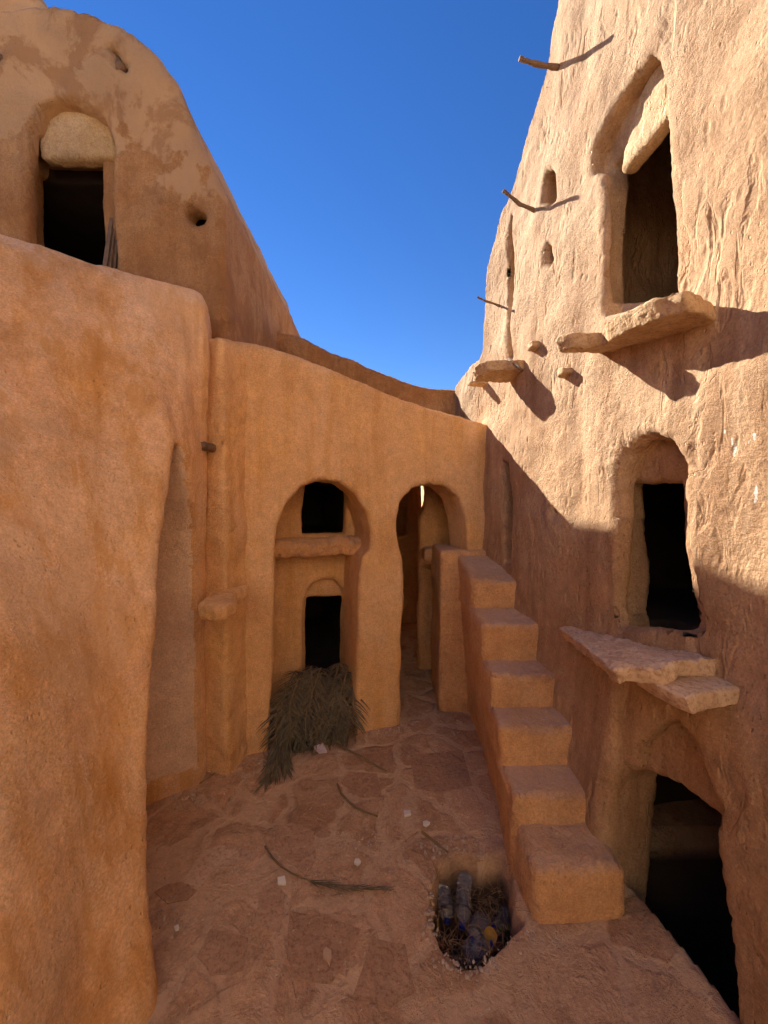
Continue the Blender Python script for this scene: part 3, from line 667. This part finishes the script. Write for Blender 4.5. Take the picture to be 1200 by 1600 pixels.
# ================================================================== PALM FRONDS
def frond(path, length_leaf, n=34, spread=0.9, droop=0.25, width=0.009, tip0=0.12, seed=0, rr=0.011, side=Vector((0, 0, 1))):
    """path: world points of the midrib. Returns (stem mesh, leaflet mesh)"""
    rnd = random.Random(seed); P = [Vector(p) for p in path]
    def at(t):
        x = t*(len(P)-1); i = min(int(x), len(P)-2); return P[i].lerp(P[i+1], x-i)
    K = 14; pts = []
    # smooth the path
    for k in range(K+1):
        t = k/K; pts.append((at(max(0, t-.06)) + at(t)*2 + at(min(1, t+.06)))/4)
    stem = tube(pts, [rr*(1-.8*k/K) for k in range(K+1)], 6, .7)
    V = []; F = []
    for k in range(n):
        for sg in (-1, 1):
            t = tip0 + (1-tip0)*(k + rnd.random()*.7)/n
            o = at(t); d = (at(min(1, t+.03)) - at(max(0, t-.03))).normalized()
            s_ = d.cross(side).normalized() * sg
            up = s_.cross(d).normalized() * sg
            L = length_leaf*(0.55+0.45*math.sin(math.pi*min(1, t*.9+.1)))*(.8+.4*rnd.random())
            dirv = (d*(1.0 - spread*.3) + s_*spread*(.7+.5*rnd.random()) + up*rnd.uniform(-.15, .25)).normalized()
            wv = dirv.cross(up).normalized()*width*(.8+.5*rnd.random())
            bend = Vector((rnd.uniform(-.08, .08), rnd.uniform(-.08, .08), -droop*(.6+.8*rnd.random())))*L
            b = len(V); q = []
            for j, (tt, ww) in enumerate(((0, .5), (.35, 1), (.72, .75), (1, .08))):
                c = o + dirv*L*tt + bend*tt*tt
                fold = up*width*.5*ww
                c.z = max(c.z, 0.012 + .004*rnd.random())
                V += [c - wv*ww, c + fold*-1, c + wv*ww]
            for j in range(3):
                F += [(b+3*j, b+3*j+1, b+3*j+4, b+3*j+3), (b+3*j+1, b+3*j+2, b+3*j+5, b+3*j+4)]
    me = bpy.data.meshes.new('leaflets'); me.from_pydata([tuple(v) for v in V], [], F); me.update()
    return stem, me
def frond_thing(path, label, grp=None, **kw):
    base = Vector(path[0])
    t = thing('palm_frond', label, 'palm frond', (base.x, base.y, 0), grp)
    a, b = frond(path, **kw)
    part('stem', a, M_RACHIS, t); part('leaflets', b, M_FROND, t, smooth=False)
    return t
HL = 'dry grey-green palm frond in the shaggy heap under the left arch'
rnd = random.Random(4)
for k in range(19):
    f = k/18
    px0 = 452 + 92*f + rnd.uniform(-8, 8); back_ = rnd.uniform(.15, .6)
    a = PC(px0, 1000, back_); a.z = 0.50 + 0.10*math.sin(math.pi*min(1, max(0, f*1.05))) + rnd.uniform(-.10, .08)
    fan = (f-.5)*0.16
    e = PC(px0 + fan*160 - 8, 1140, -.06 - .10*rnd.random()); e.z = 0.03 + .04*rnd.random()
    jx = rnd.uniform(-.09, .09)
    m = a.lerp(e, .45) + Vector((jx, -.14+rnd.uniform(-.05,.05), .07+rnd.uniform(-.06,.06)))
    m2 = a.lerp(e, .78) + Vector((-jx*.6, -.08, .03))
    a2 = a + Vector((0, .10, -.03))
    frond_thing([a2, a, m, m2, e], HL, 'dry palm fronds heaped under the left arch', length_leaf=.20, n=26, spread=rnd.uniform(.5, 1.2), droop=rnd.uniform(.1, .6), seed=k, tip0=.05, width=.0065)
# the bundle trailing out to the left
for k in range(3):
    a = PC(446 + 5*k, 1040, .10 + .05*k); a.z = .62 - .05*k
    m = PZ(448 - 3*k, 1130, .16); e = PZ(414 + 17*k, 1222 - 10*k, .02)
    frond_thing([a, a.lerp(m, .6) + Vector((0, -.03, .05)), m, m.lerp(e, .55), e], 'palm frond of the long bundle trailing left from the heap onto the floor', 'fronds trailing from the left side of the heap', length_leaf=.30, n=26, spread=.22, droop=.10, seed=50+k, width=.009)
# loose stems on the floor
def floor_path(px, z=0.018):
    out = []
    for x, y in px:
        q = PZ(x, y, 0); q.z = gh(q.x, q.y) + z*.75; out.append(q)
    return out
t = thing('palm_branch', 'bare brown palm stem lying from the heap towards the right pillar', 'palm branch', tuple(PZ(510,1155,0)))
part('stem', stick(floor_path([(503,1150),(530,1167),(560,1183),(603,1209)], .022), .011, .002), M_RACHIS, t)
t = thing('palm_branch', 'short curved dark palm stem lying alone on mid floor', 'palm branch', tuple(PZ(535,1240,0)))
part('stem', stick(floor_path([(527,1226),(533,1242),(548,1258),(568,1269),(590,1276)]), .009, .001), M_RACHIS, t)
frond_thing(floor_path([(413,1325),(428,1350),(452,1369),(488,1381),(530,1388),(570,1391),(606,1391)], .02), 'thin curved palm frond with sparse leaflets lying on the near floor', length_leaf=.13, n=22, spread=.18, droop=.0, seed=91, tip0=.45, width=.003, rr=.008)
t = thing('palm_branch', 'short brown stem lying at the rim of the bottle pit', 'palm branch', tuple(PZ(680,1320,0)))
part('stem', stick(floor_path([(659,1302),(682,1320),(700,1334)], .02), .009, .001), M_RACHIS, t)
for (a, b, lab) in (((633,1316),(652,1301),'thin dry twig pointing up right beside the pit'), ((643,1328),(670,1346),'thin dry twig lying left of the pit'), ((590,1480),(612,1486),'tiny dark twig on the near floor'), ((312,1227),(345,1205),'small dry sprig at the foot of the left pier')):
    m = ((a[0]+b[0])/2 + 3, (a[1]+b[1])/2 - 2)
    me = join_meshes([stick(floor_path([a, m, b], .012), .004, .002, 5)] + ([stick(floor_path([m, (m[0]+8, m[1]-9)], .014), .003, .001, 5), stick(floor_path([m, (m[0]-9, m[1]-3)], .016), .003, .001, 5)] if a[0] < 400 else []))
    single('twig', me, M_TWIG, lab, 'twig')

# ================================================================== BOTTLES IN THE PIT
def lathe(prof, seg=24):
    V = []; F = []
    for (r, h) in prof:
        for k in range(seg):
            w = 2*math.pi*k/seg; V.append((r*math.cos(w), r*math.sin(w), h))
    for i in range(len(prof)-1):
        for k in range(seg): F.append((i*seg+k, i*seg+(k+1) % seg, (i+1)*seg+(k+1) % seg, (i+1)*seg+k))
    F.append(tuple(range(seg))[::-1]); F.append(tuple((len(prof)-1)*seg+k for k in range(seg)))
    me = bpy.data.meshes.new('l'); me.from_pydata(V, [], F); me.update(); return me
def bottle(base, neck, r, label, dent=0.15, seed=0):
    base = Vector(base); neck = Vector(neck); ax = (neck-base); L = ax.length
    rot = ax.to_track_quat('Z', 'Y').to_matrix().to_4x4()
    prof = [(r*.55, 0), (r*.9, .012), (r, .03)]
    n = 11
    for k in range(n):
        z = .04 + (L*.62)*k/n
        prof += [(r, z), (r*.93, z + L*.028)]
    prof += [(r, L*.70), (r*.86, L*.80), (r*.5, L*.90), (r*.33, L*.94), (r*.33, L*.965)]
    me = lathe(prof)
    rr = random.Random(seed); ph = rr.random()*6
    for v in me.vertices:
        f = 1 - dent*max(0, math.sin(v.co.z/L*7+ph))*max(0, math.cos(math.atan2(v.co.y, v.co.x)-ph)) ; v.co.x *= f; v.co.y *= f*(1-dent*.4*max(0, math.sin(v.co.z/L*3)))
    cap = lathe([(r*.36, L*.955), (r*.38, L*.96), (r*.38, L*1.035), (r*.33, L*1.045)], 20)
    t = thing('plastic_bottle', label, 'bottle', tuple(base))
    M = Matrix.Translation(base) @ rot
    me.transform(M); cap.transform(M)
    part('body', me, M_PET, t); part('cap', cap, M_CAP, t)
bottle(PZ(692,1385,-.14), PZ(699,1440,-.17), .052, 'clear ribbed plastic bottle with a blue cap, leftmost in the pit', .15, 1)
bottle(PZ(727,1368,-.12), PZ(722,1447,-.17), .055, 'lilac-tinted crushed plastic bottle standing second from left in the pit', .22, 2)
bottle(PZ(756,1432,-.20), PZ(737,1470,-.15), .055, 'crushed clear bottle pointing down left in the middle of the pit', .3, 3)
bottle(PZ(724,1487,-.17), PZ(768,1476,-.15), .052, 'ribbed clear bottle lying across the near end of the pit', .2, 4)
bottle(PZ(792,1425,-.26), PZ(771,1449,-.22), .042, 'small dim bottle with a blue cap at the right side of the pit', .2, 5)
c = PZ(766,1462,-.17)
me = lathe([(.0, 0), (.03, .004), (.04, .012), (.038, .02), (.0, .024)], 20); me.transform(Matrix.Translation(c) @ Matrix.Rotation(.5, 4, 'X'))
single('bottle_lid_litter', me, M_YELLOW, 'mustard yellow plastic lid among the bottles in the pit', 'lid')
gb = []
for k in range(5):
    q = PZ(790 + rnd.uniform(-10, 8), 1440 + rnd.uniform(-10, 8), -.26)
    s_ = .05; gb.append(prism([q + Vector((rnd.uniform(-s_, s_), rnd.uniform(-s_, s_), rnd.uniform(-.02, .02))) for _ in range(3)], (0,0,0), (0,0,.006)))
single('green_scrap', join_meshes(gb), M_GREEN, 'dark green crumpled scrap at the right side of the pit', 'litter', smooth=False)
# weeds and straw round the pit: nobody could count them
V = []
pc = sum(PIT, Vector())/len(PIT)
for k in range(420):
    i = rnd.randrange(len(PIT)); t_ = rnd.random(); e = PIT[i].lerp(PIT[(i+1) % len(PIT)], t_)
    q = e.lerp(pc, rnd.uniform(-.12, .8)); 
    if k % 3 == 0: q = PIT[rnd.choice((0, 1, 2, 3, 12, 10))].lerp(pc, rnd.uniform(-.1, .45))
    q.z = rnd.uniform(-.30, -.12) if (q-e).length > .03 else 0.0
    d = Vector((rnd.gauss(0, 1), rnd.gauss(0, 1), rnd.uniform(.0, 1.1))).normalized()*rnd.uniform(.04, .13)
    V.append(tube([q, q + d*.5 + Vector((rnd.uniform(-.01, .01), 0, .01)), q + d], [.0016, .0013, .0007], 4))
o = single('dry_weeds', join_meshes(V), M_TWIG, 'dry straw and weeds tangled in the pit', 'weeds', loc=tuple(pc)); o['kind'] = 'stuff'
# ================================================================== LITTER ON THE FLOOR
def flat_piece(px, mat, name, label, cat, th=.012, bump=.006, z=.012, grp=None):
    P = [PZ(x, y, 0) for x, y in px]
    P = [p + Vector((0, 0, gh(p.x, p.y) + z + rnd.uniform(0, bump))) for p in P]
    me = prism(P, (0,0,-.006), (0,0,th))
    single(name, me, mat, label, cat, smooth=False, group=grp)
flat_piece([(479,1164),(489,1160),(497,1154),(504,1166),(511,1177),(499,1182),(490,1174)], M_PAPER, 'paper_scrap', 'crumpled lilac-white paper scrap at the foot of the palm heap', 'paper', .01, .03)
flat_piece([(631,1270),(641,1269),(642,1276),(632,1278)], M_WHITE, 'foam_piece', 'white square foam bit alone on the middle floor', 'foam bit', .012)
flat_piece([(661,1288),(667,1287),(672,1291),(666,1294),(661,1292)], M_WHITE, 'foam_piece', 'small pale bit just above the pit twigs', 'foam bit', .015)
flat_piece([(434,1379),(445,1377),(447,1387),(434,1388)], M_WHITE, 'foam_piece', 'white square foam bit left of the curved thin frond', 'foam bit', .013)
flat_piece([(555,1344),(561,1343),(564,1349),(558,1353),(553,1349)], M_WHITE, 'foam_piece', 'white bit on the gravelly patch above the curved frond tip', 'foam bit', .01)
flat_piece([(505,1491),(510,1486),(518,1492),(518,1504),(515,1514),(512,1508),(505,1502)], M_CHIP, 'stone_chip', 'pale pink flake of stone lying alone on the near floor', 'stone chip', .01)
flat_piece([(272,1458),(279,1455),(280,1460),(274,1463)], M_WHITE, 'foam_piece', 'pale crumb near the left wall among tiny chips', 'foam bit', .012)
# gravel
bm = bmesh.new()
def pebble(x, y, r, z=0.004):
    m = Matrix.Translation((x, y, z)) @ Matrix.Rotation(rnd.random()*6.3, 4, 'Z') @ Matrix.Rotation(rnd.random()*3, 4, 'X') @ Matrix.Diagonal((r*rnd.uniform(.7, 1.5), r*rnd.uniform(.6, 1.1), r*rnd.uniform(.4, .8), 1))
    bmesh.ops.create_icosphere(bm, subdivisions=1, radius=1.0, matrix=m)
def patch(px, py, sx, sy, n, r0, r1):
    for _ in range(n):
        q = PZ(px + rnd.gauss(0, sx), py + rnd.gauss(0, sy), 0)
        if inside(PIT, np.array([q.x]), np.array([q.y]))[0]: continue
        if q.x > .9 and q.y > 2.2: continue
        r_ = rnd.uniform(r0, r1)*1.9; pebble(q.x, q.y, r_, gh(q.x, q.y) + r_*.3)
patch(550, 1320, 45, 22, 420, .0015, .0045)
patch(258, 1435, 22, 18, 70, .002, .006)
patch(440, 1150, 40, 12, 60, .002, .006)
patch(600, 1143, 20, 6, 50, .003, .007)
patch(365, 1200, 30, 14, 110, .002, .006)
patch(450, 1400, 60, 40, 110, .002, .005)
patch(640, 1200, 80, 70, 160, .002, .005)
patch(700, 1120, 40, 20, 70, .003, .008)
patch(600, 1500, 150, 60, 160, .0015, .004)
patch(520, 1290, 160, 90, 420, .001, .003)
patch(300, 1250, 22, 10, 60, .003, .009)
patch(705, 1325, 26, 10, 60, .003, .009)
patch(675, 1420, 8, 30, 50, .003, .008)
patch(740, 1508, 30, 8, 50, .003, .008)
patch(985, 1425, 30, 22, 60, .003, .008)
patch(860, 1470, 30, 10, 60, .002, .006)
patch(420, 1190, 10, 6, 20, .006, .012)
me = bpy.data.meshes.new('gravel'); bm.to_mesh(me); bm.free()
o = single('gravel', me, M_GRAVEL, 'loose grit and pale chips scattered over the courtyard floor', 'gravel', loc=(0, 3, 0), smooth=False); o['kind'] = 'stuff'
# ================================================================== FLAGSTONES that stand out of the dust
def flag(px, lab, mat, z=.006):
    P = []
    pp_ = [PZ(x, y, 0) for x, y in px]
    for i in range(len(pp_)):
        a, b = pp_[i], pp_[(i+1) % len(pp_)]
        for k in range(5):
            q = a.lerp(b, k/5); q.x += .008*mnoise.noise(q*9); q.y += .008*mnoise.noise(q*9 + Vector((7, 3, 1)))
            zz = float(0.012*math.sin(1.7*q.x+0.6)*math.cos(1.3*q.y) + 0.008*math.sin(3.1*q.x+2.0*q.y) + 0.004*math.sin(7*q.x-5*q.y+1))
            q.z = zz + z; P.append(q)
    me = prism(P, (0,0,0), (0,0,-.05))
    single('flagstone', me, mat, lab, 'flagstone', smooth=False)
M_FLAG = stone('worn_flagstone', (0.54, 0.36, 0.25), (0.62, 0.43, 0.31))
M_FLAG2 = stone('dull_flagstone', (0.46, 0.29, 0.19), (0.52, 0.34, 0.23))
M_FLAG3 = stone('brown_flagstone', (0.40, 0.245, 0.155), (0.47, 0.295, 0.19))
for px_, lab_ in (
    ([(453,1426),(500,1430),(564,1451),(557,1472),(538,1500),(517,1540),(486,1538),(456,1530),(449,1472)], 'large dark flagstone in the middle foreground holding the pale pink flake'),
    ([(532,1222),(545,1206),(589,1211),(596,1243),(565,1247)], 'small flagstone just right of the short curved stem'),
    ([(241,1397),(262,1386),(285,1381),(309,1396),(292,1412),(262,1415)], 'dull flagstone touching the tip of the pale wedge-shaped one near the left wall'),
    ([(552,1555),(582,1465),(632,1472),(650,1544),(610,1572)], 'broad flagstone in the foreground left of the pit'),
    ([(640,1182),(722,1172),(738,1228),(690,1240),(648,1232)], 'flagstone in the darker strip of floor beside the stair'),
    ([(330,1460),(388,1470),(380,1520),(330,1530),(308,1500)], 'flagstone in the left foreground below the narrow pinkish one')):
    flag(px_, lab_, M_FLAG3, .005)
flag([(288,1384),(294,1364),(312,1340),(345,1323),(380,1329),(402,1337),(396,1347),(362,1357),(330,1370),(314,1391)], 'pale wedge-shaped flagstone on the left part of the floor', M_FLAG)
flag([(430,1292),(455,1287),(490,1300),(494,1345),(478,1368),(455,1352),(428,1330)], 'rounded flagstone under the stem end of the curved frond', M_FLAG2)
flag([(398,1450),(405,1405),(425,1383),(440,1392),(444,1420),(437,1458)], 'narrow pinkish flagstone below the white foam bit', M_FLAG2, .008)
# dry leaves and crumbs of dark mulch filling the pit
bm = bmesh.new()
for k in range(420):
    q = PIT[rnd.randrange(len(PIT))].lerp(pc, rnd.uniform(.12, 1.0)); r = rnd.uniform(.006, .02)
    m = Matrix.Translation((q.x, q.y, rnd.uniform(-.37, -.27))) @ Matrix.Rotation(rnd.random()*6.3, 4, 'Z') @ Matrix.Rotation(rnd.uniform(-.9, .9), 4, 'X') @ Matrix.Diagonal((r*1.5, r*.7, r*.15, 1))
    bmesh.ops.create_icosphere(bm, subdivisions=1, radius=1.0, matrix=m)
me = bpy.data.meshes.new('dry_leaves'); bm.to_mesh(me); bm.free()
o = single('dry_leaves', me, simple('dead_leaf', (0.26, 0.12, 0.05), (0.10, 0.06, 0.03), 30, 0.8), 'brown dead leaves on the bottom of the pit', 'leaves', loc=tuple(pc), smooth=False); o['kind'] = 'stuff'
